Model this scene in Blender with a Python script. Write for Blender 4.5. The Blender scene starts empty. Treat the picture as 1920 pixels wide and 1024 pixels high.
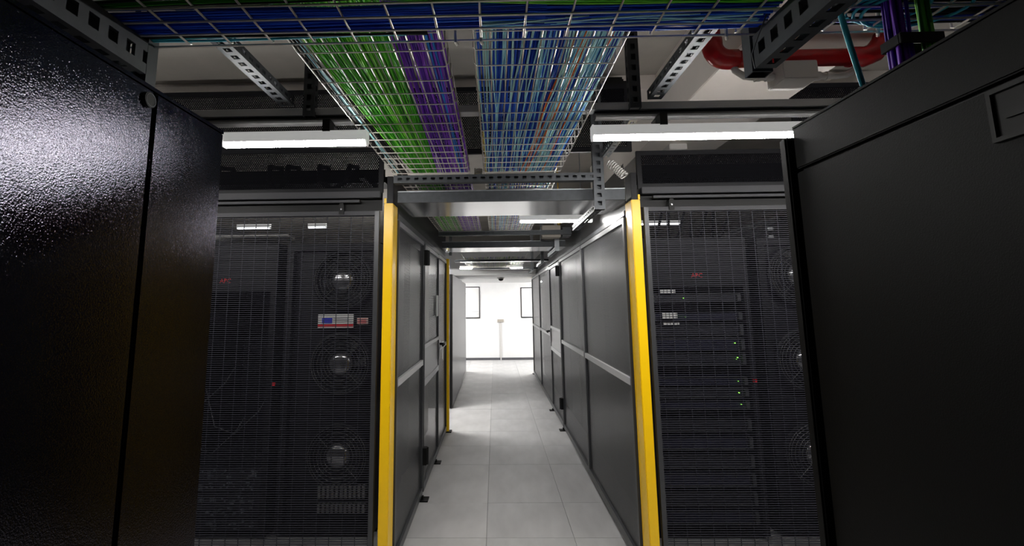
import bpy, bmesh, math, random
from mathutils import Vector, Matrix
random.seed(7)
S = bpy.context.scene
COL = S.collection

# ---------------------------------------------------------------- camera
F, PX, PY = 900.0, 908.6, 437.7            # focal length and principal point in pixels of the 1920x1024 frame
YAW, PITCH, ROLL = -0.02003, 0.14278, -0.01061
cd = bpy.data.cameras.new('camera'); cam = bpy.data.objects.new('camera', cd); COL.objects.link(cam)
cd.sensor_fit = 'HORIZONTAL'; cd.sensor_width = 36.0; cd.lens = 36.0 * F / 1920.0
cd.shift_x = (960 - PX) / 1920.0; cd.shift_y = (PY - 512) / 1920.0
cd.clip_start = 0.02; cd.clip_end = 100
fw = Vector((math.sin(YAW) * math.cos(PITCH), math.cos(YAW) * math.cos(PITCH), math.sin(PITCH)))
rt = Vector((math.cos(YAW), -math.sin(YAW), 0)); up = rt.cross(fw)
r2 = rt * math.cos(ROLL) + up * math.sin(ROLL); u2 = up * math.cos(ROLL) - rt * math.sin(ROLL)
cam.matrix_world = Matrix(((r2.x, u2.x, -fw.x, 0), (r2.y, u2.y, -fw.y, 0), (r2.z, u2.z, -fw.z, 1.6), (0, 0, 0, 1)))
S.camera = cam

# ---------------------------------------------------------------- world, exposure
w = bpy.data.worlds.new('world'); S.world = w; w.use_nodes = True
w.node_tree.nodes['Background'].inputs[0].default_value = (0.5, 0.55, 0.6, 1)
w.node_tree.nodes['Background'].inputs[1].default_value = 0.02
S.view_settings.view_transform = 'Standard'; S.view_settings.look = 'None'
S.view_settings.exposure = 0.0; S.view_settings.gamma = 1.0
S.view_settings.use_curve_mapping = False
LAMP = 130.0            # radiance of the LED battens
FAR_LAMP = 470.0        # the brighter end of the room
CAGE_LAMP = 6.0
try:
    S.cycles.use_denoising = True
    S.cycles.max_bounces = 8; S.cycles.transparent_max_bounces = 24
    S.cycles.sample_clamp_indirect = 6.0
except Exception:
    pass

# ---------------------------------------------------------------- materials
def nodes(name):
    m = bpy.data.materials.new(name); m.use_nodes = True
    nt = m.node_tree; return m, nt, nt.nodes['Principled BSDF'], nt.nodes['Material Output']
def mat(name, col, rough=0.5, metal=0.0, spec=0.5, var=0.0, vscale=8.0, bump=0.0, bscale=200.0, bdist=0.002, stretch=(1, 1, 1), coat=0.0):
    m, nt, b, out = nodes(name)
    b.inputs['Base Color'].default_value = (*col, 1); b.inputs['Roughness'].default_value = rough
    b.inputs['Metallic'].default_value = metal; b.inputs['Specular IOR Level'].default_value = spec
    b.inputs['Coat Weight'].default_value = coat
    tc = nt.nodes.new('ShaderNodeTexCoord'); mp = nt.nodes.new('ShaderNodeMapping')
    mp.inputs['Scale'].default_value = stretch
    nt.links.new(tc.outputs['Object'], mp.inputs['Vector'])
    if var:
        n = nt.nodes.new('ShaderNodeTexNoise'); n.inputs['Scale'].default_value = vscale; n.inputs['Detail'].default_value = 6
        nt.links.new(mp.outputs[0], n.inputs['Vector'])
        r = nt.nodes.new('ShaderNodeMapRange'); r.inputs[1].default_value = 0.3; r.inputs[2].default_value = 0.7
        r.inputs[3].default_value = 1 - var; r.inputs[4].default_value = 1 + var
        nt.links.new(n.outputs['Fac'], r.inputs[0])
        v = nt.nodes.new('ShaderNodeVectorMath'); v.operation = 'SCALE'; v.inputs[0].default_value = col
        nt.links.new(r.outputs[0], v.inputs['Scale']); nt.links.new(v.outputs[0], b.inputs['Base Color'])
    if bump:
        n = nt.nodes.new('ShaderNodeTexNoise'); n.inputs['Scale'].default_value = bscale; n.inputs['Detail'].default_value = 2
        nt.links.new(mp.outputs[0], n.inputs['Vector'])
        bp = nt.nodes.new('ShaderNodeBump'); bp.inputs['Strength'].default_value = bump; bp.inputs['Distance'].default_value = bdist
        nt.links.new(n.outputs['Fac'], bp.inputs['Height']); nt.links.new(bp.outputs[0], b.inputs['Normal'])
    return m
def emit(name, col, strength):
    m, nt, b, out = nodes(name)
    b.inputs['Base Color'].default_value = (*col, 1)
    b.inputs['Emission Color'].default_value = (*col, 1); b.inputs['Emission Strength'].default_value = strength
    return m
def perforated(name, col, axis, pitch, rad, rough=0.35, metal=0.0, spec=0.5):
    """sheet metal with staggered round holes; axis = horizontal axis of the sheet ('x' or 'y')"""
    m, nt, b, out = nodes(name)
    b.inputs['Base Color'].default_value = (*col, 1); b.inputs['Roughness'].default_value = rough
    b.inputs['Metallic'].default_value = metal; b.inputs['Specular IOR Level'].default_value = spec
    tc = nt.nodes.new('ShaderNodeTexCoord'); sp = nt.nodes.new('ShaderNodeSeparateXYZ'); nt.links.new(tc.outputs['Object'], sp.inputs[0])
    def M(op, a, bb=None):
        n = nt.nodes.new('ShaderNodeMath'); n.operation = op
        for i, q in enumerate((a, bb)):
            if q is None: continue
            if isinstance(q, (int, float)): n.inputs[i].default_value = q
            else: nt.links.new(q, n.inputs[i])
        return n.outputs[0]
    h = sp.outputs['X' if axis == 'x' else 'Y']; z = sp.outputs['Z']
    def grid(off):
        u = M('SUBTRACT', M('FRACT', M('ADD', M('DIVIDE', h, pitch), off)), 0.5)
        v = M('SUBTRACT', M('FRACT', M('ADD', M('DIVIDE', z, pitch * 1.732), off)), 0.5)
        v = M('MULTIPLY', v, 1.732)
        return M('SQRT', M('ADD', M('MULTIPLY', u, u), M('MULTIPLY', v, v)))
    d = M('MINIMUM', grid(0.0), grid(0.5))
    nt.links.new(M('GREATER_THAN', d, rad), b.inputs['Alpha'])
    return m

M_ = {}
M_['floor'] = mat('floor_tile', (0.46, 0.455, 0.455), 0.42, var=0.10, vscale=5, stretch=(1.5, 0.5, 1))
M_['floor2'] = mat('floor_tile_pale', (0.50, 0.49, 0.485), 0.42, var=0.12, vscale=4, stretch=(1.2, 0.6, 1))
M_['slab'] = mat('sub_floor', (0.14, 0.14, 0.14), 0.8)
M_['concrete'] = mat('concrete', (0.42, 0.39, 0.35), 0.85, var=0.10, vscale=3, bump=0.15, bscale=60)
M_['duct_paint'] = mat('painted_beam', (0.80, 0.74, 0.69), 0.7, var=0.04, vscale=4)
M_['wall'] = mat('white_wall', (0.80, 0.80, 0.80), 0.6, var=0.02)
M_['wall_dark'] = mat('outer_wall', (0.16, 0.16, 0.17), 0.8, var=0.05)
M_['skirting'] = mat('skirting', (0.09, 0.09, 0.10), 0.5)
def wrinkle_paint():
    m, nt, b, out = nodes('black_wrinkle_paint')
    nt.nodes.remove(b)
    df = nt.nodes.new('ShaderNodeBsdfDiffuse'); df.inputs['Color'].default_value = (0.0012, 0.0012, 0.0016, 1)
    gl = nt.nodes.new('ShaderNodeBsdfGlossy'); gl.distribution = 'BECKMANN'; gl.inputs['Color'].default_value = (0.062, 0.060, 0.072, 1); gl.inputs['Roughness'].default_value = 0.11
    ad = nt.nodes.new('ShaderNodeAddShader')
    tc = nt.nodes.new('ShaderNodeTexCoord'); n = nt.nodes.new('ShaderNodeTexNoise'); n.inputs['Scale'].default_value = 430; n.inputs['Detail'].default_value = 2
    bp = nt.nodes.new('ShaderNodeBump'); bp.inputs['Strength'].default_value = 0.6; bp.inputs['Distance'].default_value = 0.00055
    nt.links.new(tc.outputs['Object'], n.inputs['Vector']); nt.links.new(n.outputs['Fac'], bp.inputs['Height'])
    nt.links.new(bp.outputs[0], gl.inputs['Normal']); nt.links.new(df.outputs[0], ad.inputs[0]); nt.links.new(gl.outputs[0], ad.inputs[1])
    nt.links.new(ad.outputs[0], out.inputs['Surface']); return m
M_['wrinkle'] = wrinkle_paint()
M_['black'] = mat('black_paint', (0.006, 0.006, 0.008), 0.45, spec=0.25, var=0.1, vscale=20)
M_['satin'] = mat('black_satin_cabinet', (0.004, 0.004, 0.004), 0.50, spec=0.12, bump=0.25, bscale=500, bdist=0.001)
M_['gloss'] = mat('black_gloss_cabinet', (0.05, 0.05, 0.055), 0.30, spec=0.6)
M_['frame'] = mat('dark_frame', (0.055, 0.057, 0.062), 0.38, metal=0.2)
M_['rail'] = mat('grey_rail', (0.30, 0.30, 0.31), 0.35, metal=0.5)
M_['rail_dark'] = mat('dark_track', (0.045, 0.045, 0.050), 0.5, metal=0.1, spec=0.3)
M_['sill'] = mat('pale_fence_rail', (0.55, 0.55, 0.56), 0.45, metal=0.3)
M_['plate'] = mat('door_plate', (0.40, 0.40, 0.405), 0.4, metal=0.35)
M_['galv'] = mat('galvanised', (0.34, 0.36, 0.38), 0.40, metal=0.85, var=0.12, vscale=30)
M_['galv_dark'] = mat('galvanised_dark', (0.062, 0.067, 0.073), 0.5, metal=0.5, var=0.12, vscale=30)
M_['sheet'] = mat('polished_sheet', (0.62, 0.62, 0.62), 0.18, metal=1.0, var=0.05, vscale=3)
M_['wire'] = mat('zinc_wire', (0.60, 0.57, 0.53), 0.38, metal=0.6)
M_['meshwire'] = mat('mesh_wire', (0.032, 0.032, 0.042), 0.5, metal=0.1, spec=0.2)
M_['track'] = mat('aluminium_track', (0.09, 0.09, 0.09), 0.5, metal=0.3)
M_['track_light'] = mat('pale_track', (0.50, 0.50, 0.50), 0.5, metal=0.1)
M_['yellow'] = mat('yellow_paint', (0.95, 0.58, 0.003), 0.33, spec=0.5, var=0.03, vscale=6)
M_['lampbody'] = emit('translucent_lamp_body', (0.72, 0.72, 0.70), 0.42)
M_['white'] = mat('white_plastic', (0.62, 0.60, 0.58), 0.45)
M_['beige'] = mat('beige_box', (0.42, 0.38, 0.33), 0.6)
M_['red'] = mat('red_pipe', (0.55, 0.010, 0.015), 0.30, spec=0.5, coat=0.3)
M_['paper'] = mat('paper', (0.78, 0.78, 0.77), 0.7)
M_['ink'] = mat('ink', (0.10, 0.10, 0.12), 0.7)
M_['flag_blue'] = mat('label_blue', (0.03, 0.04, 0.62), 0.5)
M_['flag_red'] = mat('label_red', (0.70, 0.01, 0.02), 0.5)
M_['pink'] = mat('label_pink', (0.62, 0.42, 0.38), 0.6)
M_['logo_red'] = mat('logo_red', (0.75, 0.01, 0.02), 0.5)
M_['rack'] = mat('rack_black', (0.005, 0.005, 0.007), 0.5, spec=0.25)
M_['server'] = mat('server_front', (0.012, 0.012, 0.018), 0.45, metal=0.3, var=0.4, vscale=60)
M_['server2'] = mat('server_front_blue', (0.014, 0.014, 0.035), 0.4, metal=0.4, var=0.4, vscale=60)
M_['chrome'] = mat('fan_motor', (0.30, 0.30, 0.31), 0.22, metal=0.9)
M_['guard'] = mat('fan_guard', (0.12, 0.12, 0.12), 0.4, metal=0.6)
M_['board'] = mat('circuit_gear', (0.10, 0.11, 0.13), 0.5, metal=0.3, var=0.7, vscale=40)
M_['louvre'] = mat('grille', (0.20, 0.20, 0.20), 0.5, metal=0.3)
M_['brass'] = mat('brass', (0.65, 0.42, 0.08), 0.3, metal=0.9)
M_['rubber'] = mat('black_plastic', (0.005, 0.005, 0.005), 0.5, spec=0.25)
M_['lamp'] = emit('led_diffuser', (1.0, 0.98, 0.95), LAMP)
M_['farlamp'] = emit('led_diffuser_far', (1.0, 0.99, 0.97), FAR_LAMP)
M_['cagelamp'] = emit('led_diffuser_cage', (0.95, 0.97, 1.0), CAGE_LAMP)
M_['led_green'] = emit('led_green', (0.3, 1.0, 0.1), 2.5)
M_['perf_fence'] = perforated('perforated_fence', (0.050, 0.050, 0.054), 'y', 0.0125, 0.30, rough=0.33, metal=0.35, spec=0.55)
M_['perf_upper'] = perforated('perforated_upper', (0.003, 0.003, 0.0045), 'x', 0.0125, 0.22, rough=0.7, spec=0.06)
M_['perf_upper_y'] = perforated('perforated_upper_side', (0.03, 0.03, 0.033), 'y', 0.0125, 0.25, rough=0.28, metal=0.4)
M_['perf_rack'] = perforated('perforated_rack_door', (0.012, 0.012, 0.015), 'x', 0.009, 0.36, rough=0.45)
def cab(name, c, rough=0.55): return mat(name, c, rough, spec=0.22, var=0.12, vscale=4)
CG = [cab('cable_green_%d' % i, c) for i, c in enumerate([(0.12, 0.60, 0.035), (0.06, 0.44, 0.02), (0.24, 0.72, 0.07), (0.03, 0.24, 0.015)])]
CP = [cab('cable_purple_%d' % i, c) for i, c in enumerate([(0.20, 0.035, 0.58), (0.10, 0.018, 0.38), (0.30, 0.07, 0.70)])]
CB = [cab('cable_blue_%d' % i, c) for i, c in enumerate([(0.006, 0.075, 0.62), (0.004, 0.04, 0.42), (0.014, 0.13, 0.75)])]
CL = [cab('cable_pale_blue_%d' % i, c) for i, c in enumerate([(0.42, 0.80, 0.90), (0.24, 0.64, 0.88), (0.50, 0.84, 0.82)])]
CO = [cab('cable_orange', (0.85, 0.16, 0.02))]
CY = [cab('cable_yellow', (0.65, 0.48, 0.10))]
CC = [cab('cable_cyan', (0.05, 0.42, 0.55))]
CK = [cab('cable_black', (0.008, 0.008, 0.010))]
CS = [cab('cable_sky', (0.03, 0.24, 0.75))]

# ---------------------------------------------------------------- mesh helpers
class MB:
    def __init__(s): s.v = []; s.f = []
    def box(s, x0, x1, y0, y1, z0, z1):
        n = len(s.v)
        s.v += [(x0, y0, z0), (x1, y0, z0), (x1, y1, z0), (x0, y1, z0), (x0, y0, z1), (x1, y0, z1), (x1, y1, z1), (x0, y1, z1)]
        s.f += [(n, n + 3, n + 2, n + 1), (n + 4, n + 5, n + 6, n + 7), (n, n + 1, n + 5, n + 4), (n + 1, n + 2, n + 6, n + 5), (n + 2, n + 3, n + 7, n + 6), (n + 3, n, n + 4, n + 7)]
        return s
    def tube(s, pts, r, n=6, caps=True):
        pts = [Vector(p) for p in pts]; base = len(s.v); prev = None
        for i, p in enumerate(pts):
            t = (pts[min(i + 1, len(pts) - 1)] - pts[max(i - 1, 0)]).normalized()
            if prev is None:
                a = Vector((0, 0, 1)) if abs(t.z) < 0.9 else Vector((1, 0, 0))
                a = (a - t * a.dot(t)).normalized()
            else:
                a = (prev - t * prev.dot(t)).normalized()
            prev = a; b = t.cross(a); rr = r[i] if isinstance(r, (list, tuple)) else r
            for k in range(n):
                q = 2 * math.pi * k / n
                s.v.append(tuple(p + a * (rr * math.cos(q)) + b * (rr * math.sin(q))))
        for i in range(len(pts) - 1):
            for k in range(n):
                k2 = (k + 1) % n
                s.f.append((base + i * n + k, base + i * n + k2, base + (i + 1) * n + k2, base + (i + 1) * n + k))
        if caps:
            s.f.append(tuple(base + k for k in reversed(range(n))))
            e = base + (len(pts) - 1) * n; s.f.append(tuple(e + k for k in range(n)))
        return s
    def prism(s, prof, axis, a, b):
        """extrude a closed 2D profile along an axis ('x': profile in y,z; 'y': profile in x,z; 'z': profile in x,y)"""
        n = len(s.v); k = len(prof)
        for t in (a, b):
            for (p, q) in prof:
                s.v.append((t, p, q) if axis == 'x' else (p, t, q) if axis == 'y' else (p, q, t))
        for i in range(k):
            j = (i + 1) % k; s.f.append((n + i, n + j, n + k + j, n + k + i))
        s.f.append(tuple(n + i for i in reversed(range(k)))); s.f.append(tuple(n + k + i for i in range(k)))
        return s
    def torus(s, c, R, r, axis='y', n=40, m=5):
        pts = []
        for i in range(n + 1):
            q = 2 * math.pi * i / n
            pts.append((c[0] + R * math.cos(q), c[1], c[2] + R * math.sin(q)))
        return s.tube(pts, r, m, caps=False)
    def lathe_y(s, c, prof, n=28):
        """prof = [(radius, y offset)] revolved round the y axis through c"""
        base = len(s.v); k = len(prof)
        for i in range(n):
            q = 2 * math.pi * i / n
            for (R, dy) in prof: s.v.append((c[0] + R * math.cos(q), c[1] + dy, c[2] + R * math.sin(q)))
        for i in range(n):
            j = (i + 1) % n
            for t in range(k - 1): s.f.append((base + i * k + t, base + i * k + t + 1, base + j * k + t + 1, base + j * k + t))
        return s
    def slotted(s, axis, a0, a1, lo, hi, z0, z1, thin, pitch=0.05, slot=0.026, margin=0.30):
        """a plate with a row of slots along `axis`; the plate lies between lo..hi (other axis) and z0..z1,
        `thin` tells which of ('o','z') is its thickness"""
        def put(p, q, u0, u1, v0, v1):
            # u = wide direction, v = thickness direction
            if thin == 'z': o0, o1, zz0, zz1 = u0, u1, v0, v1
            else: o0, o1, zz0, zz1 = v0, v1, u0, u1
            if axis == 'x': s.box(p, q, o0, o1, zz0, zz1)
            elif axis == 'y': s.box(o0, o1, p, q, zz0, zz1)
            else: s.box(o0, o1, zz0, zz1, p, q)
        if thin == 'z': U0, U1, V0, V1 = lo, hi, z0, z1
        else: U0, U1, V0, V1 = z0, z1, lo, hi
        W = U1 - U0; m = W * margin
        put(a0, a1, U0, U0 + m, V0, V1); put(a0, a1, U1 - m, U1, V0, V1)
        x = a0
        while x < a1 - 1e-6:
            put(x, min(x + pitch - slot, a1), U0 + m, U1 - m, V0, V1); x += pitch
        return s

WORLD = {}
def finish(o, parent, loc):
    COL.objects.link(o); WORLD[o.name] = loc
    if parent is not None:
        o.parent = parent; pl = WORLD[parent.name]; o.location = loc - pl
    else: o.location = loc
    return o
def build(mb, name, m, parent=None, loc=None, smooth=False, bevel=0.0):
    vs = mb.v
    if loc is None:
        xs = [v[0] for v in vs]; ys = [v[1] for v in vs]; zs = [v[2] for v in vs]
        loc = ((min(xs) + max(xs)) / 2, (min(ys) + max(ys)) / 2, min(zs))
    loc = Vector(loc)
    me = bpy.data.meshes.new(name); me.from_pydata([tuple(Vector(v) - loc) for v in vs], [], mb.f); me.update()
    bm = bmesh.new(); bm.from_mesh(me); bmesh.ops.recalc_face_normals(bm, faces=bm.faces)
    if bevel: bmesh.ops.bevel(bm, geom=list(bm.edges), offset=bevel, segments=2, affect='EDGES')
    bm.to_mesh(me); bm.free()
    if smooth:
        for p in me.polygons: p.use_smooth = True
    me.materials.append(M_[m] if isinstance(m, str) else m)
    return finish(bpy.data.objects.new(name, me), parent, loc)
def tag(o, label=None, cat=None, group=None, kind=None):
    if label: o['label'] = label
    if cat: o['category'] = cat
    if group: o['group'] = group
    if kind: o['kind'] = kind
    return o
def thing(name, label, cat, loc, group=None):
    o = bpy.data.objects.new(name, None); o.empty_display_size = 0.05
    finish(o, None, Vector(loc)); return tag(o, label, cat, group)
def struct(o): o['kind'] = 'structure'; return o
def share(o, parent, loc):
    """another object on the same mesh data"""
    c = bpy.data.objects.new(o.name.split('.')[0], o.data)
    return finish(c, parent, Vector(loc))

# ================================================================ the room
fl = struct(build(MB().box(-6, 6, -3, 13.82, -0.25, -0.014), 'floor', 'slab', loc=(0, 5, 0)))
tag(fl, 'pale grey raised floor tiles running up the aisle', 'floor')
XJ = [-2.48, -1.88, -1.28, -0.68, -0.08, 0.52, 1.12, 1.72, 2.32, 2.92]
YJ = [-1.2, -0.6, 0.0, 0.6, 1.2, 1.8, 2.4, 2.97, 3.557, 4.138, 5.06, 5.69, 6.30, 6.93, 7.56, 8.20, 8.80, 9.40, 9.88, 10.5, 11.1, 11.7, 12.3, 12.9, 13.5, 13.82]
cache = {}
for i in range(len(XJ) - 1):
    for j in range(len(YJ) - 1):
        wx, wy = XJ[i + 1] - XJ[i], YJ[j + 1] - YJ[j]; alt = (i * 7 + j * 3) % 3 == 0
        key = (round(wx, 3), round(wy, 3), alt); c = ((XJ[i] + XJ[i + 1]) / 2, (YJ[j] + YJ[j + 1]) / 2, -0.014 + random.uniform(-0.0006, 0.0004))
        if key in cache: share(cache[key], fl, c)
        else:
            g = 0.0013
            cache[key] = build(MB().box(c[0] - wx / 2 + g, c[0] + wx / 2 - g, c[1] - wy / 2 + g, c[1] + wy / 2 - g, c[2], c[2] + 0.014), 'floor_tile', 'floor2' if alt else 'floor', fl, loc=c)
struct(build(MB().box(-6, 6, -3, 13.82, 3.30, 3.4), 'ceiling', 'concrete'))
struct(build(MB().box(-6, 6, 9.95, 13.82, 2.156, 2.30), 'ceiling_soffit', 'wall'))
struct(build(MB().box(-6.1, 6.1, 13.82, 13.95, -0.1, 3.4), 'wall_back', 'wall'))
struct(build(MB().box(-6.1, -6.0, -3, 13.82, -0.1, 3.4), 'wall_left', 'wall_dark'))
struct(build(MB().box(6.0, 6.1, -3, 13.82, -0.1, 3.4), 'wall_right', 'wall_dark'))
struct(build(MB().box(-6.1, 6.1, -3.1, -3, -0.1, 3.4), 'wall_front', 'wall_dark'))
struct(build(MB().box(-6, 0.13, 13.80, 13.82, 0, 0.062), 'baseboard_back', 'skirting'))
struct(build(MB().box(0.165, 6, 13.80, 13.82, 0, 0.062), 'baseboard_back_right', 'skirting'))
struct(build(MB().box(-6, 6, 3.47, 3.85, 3.19, 3.30), 'ceiling_beam', 'duct_paint'))
struct(build(MB().box(1.24, 1.87, 0.2, 6.0, 2.85, 3.30), 'ceiling_beam_lengthwise', 'duct_paint', bevel=0.004))

# far wall fittings
def picture(x0, x1, z0, z1, label, lines):
    t = thing('framed_picture', label, 'picture', ((x0 + x1) / 2, 13.81, z0), 'framed prints on the end wall')
    f = 0.022; y0, y1 = 13.785, 13.82
    for nm, b in (('frame_bar', (x0, x1, z0, z0 + f)), ('frame_bar', (x0, x1, z1 - f, z1)), ('frame_bar', (x0, x0 + f, z0 + f, z1 - f)), ('frame_bar', (x1 - f, x1, z0 + f, z1 - f))):
        build(MB().box(b[0], b[1], y0, y1, b[2], b[3]), nm, 'rubber', t)
    build(MB().box(x0 + f, x1 - f, 13.803, 13.815, z0 + f, z1 - f), 'print', 'paper', t)
    m = MB()
    for (a, b, z, h) in lines: m.box(a, b, 13.801, 13.8035, z, z + h)
    build(m, 'print_lines', 'plate', t)
picture(-1.05, -0.432, 1.161, 2.045, 'black framed white print on end wall, left of the socket', [(-0.66, -0.47, 1.335, 0.008), (-0.54, -0.47, 1.27, 0.008), (-0.90, -0.84, 1.90, 0.02), (-0.90, -0.82, 1.84, 0.02)])
picture(0.732, 1.36, 1.165, 2.01, 'black framed white print on end wall, half hidden by right mesh fence', [(0.82, 0.95, 1.43, 0.006), (0.80, 0.88, 1.70, 0.006)])
t = thing('wall_socket', 'small beige wall socket with white trunking running down end wall', 'socket', (0.145, 13.80, 0))
build(MB().box(0.06, 0.235, 13.77, 13.82, 1.05, 1.12), 'socket_box', 'beige', t, bevel=0.004)
build(MB().box(0.132, 0.163, 13.785, 13.82, 0.0, 1.05), 'trunking', 'white', t)
t = thing('dome_camera', 'small black and white dome camera under the far ceiling', 'camera', (0.14, 10.9, 2.10))
build(MB().tube([(0.14, 10.9, 2.156), (0.14, 10.9, 2.125)], 0.085, 20), 'base_ring', 'white', t, smooth=False)
build(MB().tube([(0.14, 10.9, 2.127), (0.14, 10.9, 2.105), (0.14, 10.9, 2.085), (0.14, 10.9, 2.075)], [0.06, 0.056, 0.04, 0.015], 18), 'dome', 'rubber', t, smooth=True)

# ================================================================ LED battens
def batten(x0, x1, y, zb, label, lamp='lamp', h=0.062, d=0.045, clips=(), group='LED battens', rods=()):
    t = thing('led_batten', label, 'lamp', ((x0 + x1) / 2, y, zb), group)
    hw = d / 2
    body = [(y - hw, zb + h), (y + hw, zb + h), (y + hw, zb + 0.018), (y - hw, zb + 0.018)]
    build(MB().prism(body, 'x', x0, x1), 'housing', 'lampbody', t)
    prof = [(y + hw, zb + 0.018), (y - hw, zb + 0.018)] + [(y - hw * math.cos(a), zb + 0.008 - 0.008 * math.sin(a)) for a in [math.pi * k / 8 for k in range(9)]]
    build(MB().prism(prof, 'x', x0 + 0.006, x1 - 0.006), 'diffuser', lamp, t)
    for xx in (x0 - 0.006, x1):
        cp = [(y - hw - 0.002, zb + h + 0.002), (y + hw + 0.002, zb + h + 0.002), (y + hw + 0.002, zb + 0.016), (y + hw * 0.6, zb - 0.001), (y - hw * 0.6, zb - 0.001), (y - hw - 0.002, zb + 0.016)]
        build(MB().prism(cp, 'x', xx, xx + 0.006), 'end_cap', 'lampbody', t)
    for cx in rods: build(MB().tube([(cx, y, zb + h), (cx, y, 3.30)], 0.004, 6), 'suspension_rod', 'galv', t)
    for cx in clips:
        c = MB().box(cx - 0.016, cx + 0.016, y - 0.028, y + 0.028, zb + h - 0.004, zb + h + 0.05); c.box(cx - 0.011, cx + 0.011, y + 0.0, y + 0.10, zb + h + 0.044, zb + h + 0.053)
        build(c, 'hanger_clip', 'rubber', t)
    return t
LY = 2.0
batten(-1.17, -0.551, LY, 2.282, 'bright white LED batten over left mesh door', clips=(-0.72,))
batten(0.432, 1.62, LY, 2.285, 'bright white LED batten over right mesh door', clips=(0.73,))
batten(0.215, 0.80, 3.9, 2.243, 'short LED batten inside the aisle beyond first steel beam', rods=(0.44, 0.72))
batten(-3.55, -3.10, 6.5, 2.64, 'LED batten deep in left cage, the leftmost one', 'cagelamp', group='cage lamps', rods=(-3.4, -3.2))
batten(-2.56, -2.32, 6.5, 2.64, 'shorter LED batten deep in left cage nearer yellow post', 'cagelamp', group='cage lamps', rods=(-2.5, -2.38))
batten(1.62, 2.52, 6.5, 2.62, 'LED batten deep in right cage behind hanging cables', 'cagelamp', group='cage lamps', rods=(1.9, 2.4))
batten(-2.4, -0.95, 6.95, 2.32, 'LED batten over the side passage behind left fence', 'farlamp', group='far lamps', rods=(-2.1, -1.2))
batten(-2.3, -1.1, 12.1, 2.094, 'LED batten under far ceiling, left of end corridor', 'farlamp', group='far lamps')
batten(1.15, 2.4, 12.1, 2.094, 'LED batten under far ceiling, right of end corridor', 'farlamp', group='far lamps')

batten(-2.95, -1.75, LY, 2.282, 'LED batten further left along the left lighting track', clips=(-2.3,))  # out of view, added to lift the ceiling and floor bounce
batten(1.75, 2.95, LY, 2.285, 'LED batten further right along the right lighting track', clips=(2.3,))  # added hidden counterpart on the right, only for more light

batten(-0.62, -0.40, 8.6, 2.195, 'tiny LED batten near end of aisle, left of the pair', 'lamp', h=0.055)
batten(0.28, 0.50, 8.6, 2.195, 'tiny LED batten near end of aisle, right of the pair', 'lamp', h=0.055)

def track(x0, x1, label, reach=0.0):
    t = thing('lighting_track', label, 'track', ((x0 + x1) / 2, 2.10, 2.40))
    build(MB().box(x0, x1 + reach, 2.045, 2.10, 2.444, 2.476), 'upper_channel', 'track_light', t)
    pr = [(2.06 + 0.024 * math.cos(a), 2.414 + 0.015 * math.sin(a)) for a in [2 * math.pi * k / 12 for k in range(12)]]
    build(MB().prism(pr, 'x', x0, x1), 'lower_rail', 'track', t)
    build(MB().box(x0, x1, 2.07, 2.10, 2.422, 2.4445), 'web', 'galv_dark', t)
track(-3.2, -0.62, 'long grey aluminium lighting track above the left batten', 1.076)
track(0.458, 3.2, 'long grey aluminium lighting track above the right batten')

# ================================================================ struts
def strut(name, label, axis, a0, a1, o0, o1, z0, z1, m='galv_dark', group='slotted steel struts', slots=('z0', 'o0', 'o1')):
    """C channel with slotted faces; o = the other horizontal axis"""
    t = 0.0028; mb = MB()
    def plate(lo, hi, za, zb, thin, sl):
        if sl: mb.slotted(axis, a0, a1, lo, hi, za, zb, thin)
        elif axis == 'x': mb.box(a0, a1, lo, hi, za, zb)
        elif axis == 'y': mb.box(lo, hi, a0, a1, za, zb)
        else: mb.box(lo, hi, za, zb, a0, a1)
    plate(o0, o1, z0, z0 + t, 'z', 'z0' in slots); plate(o0, o1, z1 - t, z1, 'z', 'z1' in slots)
    plate(o0, o0 + t, z0 + t, z1 - t, 'o', 'o0' in slots); plate(o1 - t, o1, z0 + t, z1 - t, 'o', 'o1' in slots)
    o = build(mb, name, m); return tag(o, label, 'strut', group)
# near pair carrying the cross tray
strut('steel_strut', 'dark slotted strut along the top of left black cabinet', 'y', -0.6, 1.037, -0.852, -0.807, 2.135, 2.214)
strut('steel_strut', 'dark slotted strut under cross tray beside right black cabinet', 'y', -0.6, 1.07, 0.616, 0.664, 2.135, 2.214)
strut('strut_bracket', 'upright bracket at the end of left near strut', 'z', 2.10, 2.30, -0.85, -0.81, 1.042, 1.075, slots=('z0',), group='strut brackets')
strut('strut_bracket', 'upright bracket at the end of right near strut', 'z', 2.13, 2.30, 0.612, 0.660, 1.075, 1.11, slots=('z0',), group='strut brackets')
# upper pair hanging from the ceiling
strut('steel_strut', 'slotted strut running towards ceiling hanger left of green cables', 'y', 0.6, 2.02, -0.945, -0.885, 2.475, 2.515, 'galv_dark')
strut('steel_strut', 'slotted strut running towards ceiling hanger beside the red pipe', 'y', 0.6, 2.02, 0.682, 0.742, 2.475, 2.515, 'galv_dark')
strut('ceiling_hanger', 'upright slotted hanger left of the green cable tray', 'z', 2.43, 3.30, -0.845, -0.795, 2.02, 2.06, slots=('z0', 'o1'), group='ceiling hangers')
strut('ceiling_hanger', 'upright slotted hanger right of the blue cable tray', 'z', 2.44, 3.30, 0.605, 0.655, 2.02, 2.06, slots=('z0', 'o0'), group='ceiling hangers')
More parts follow.
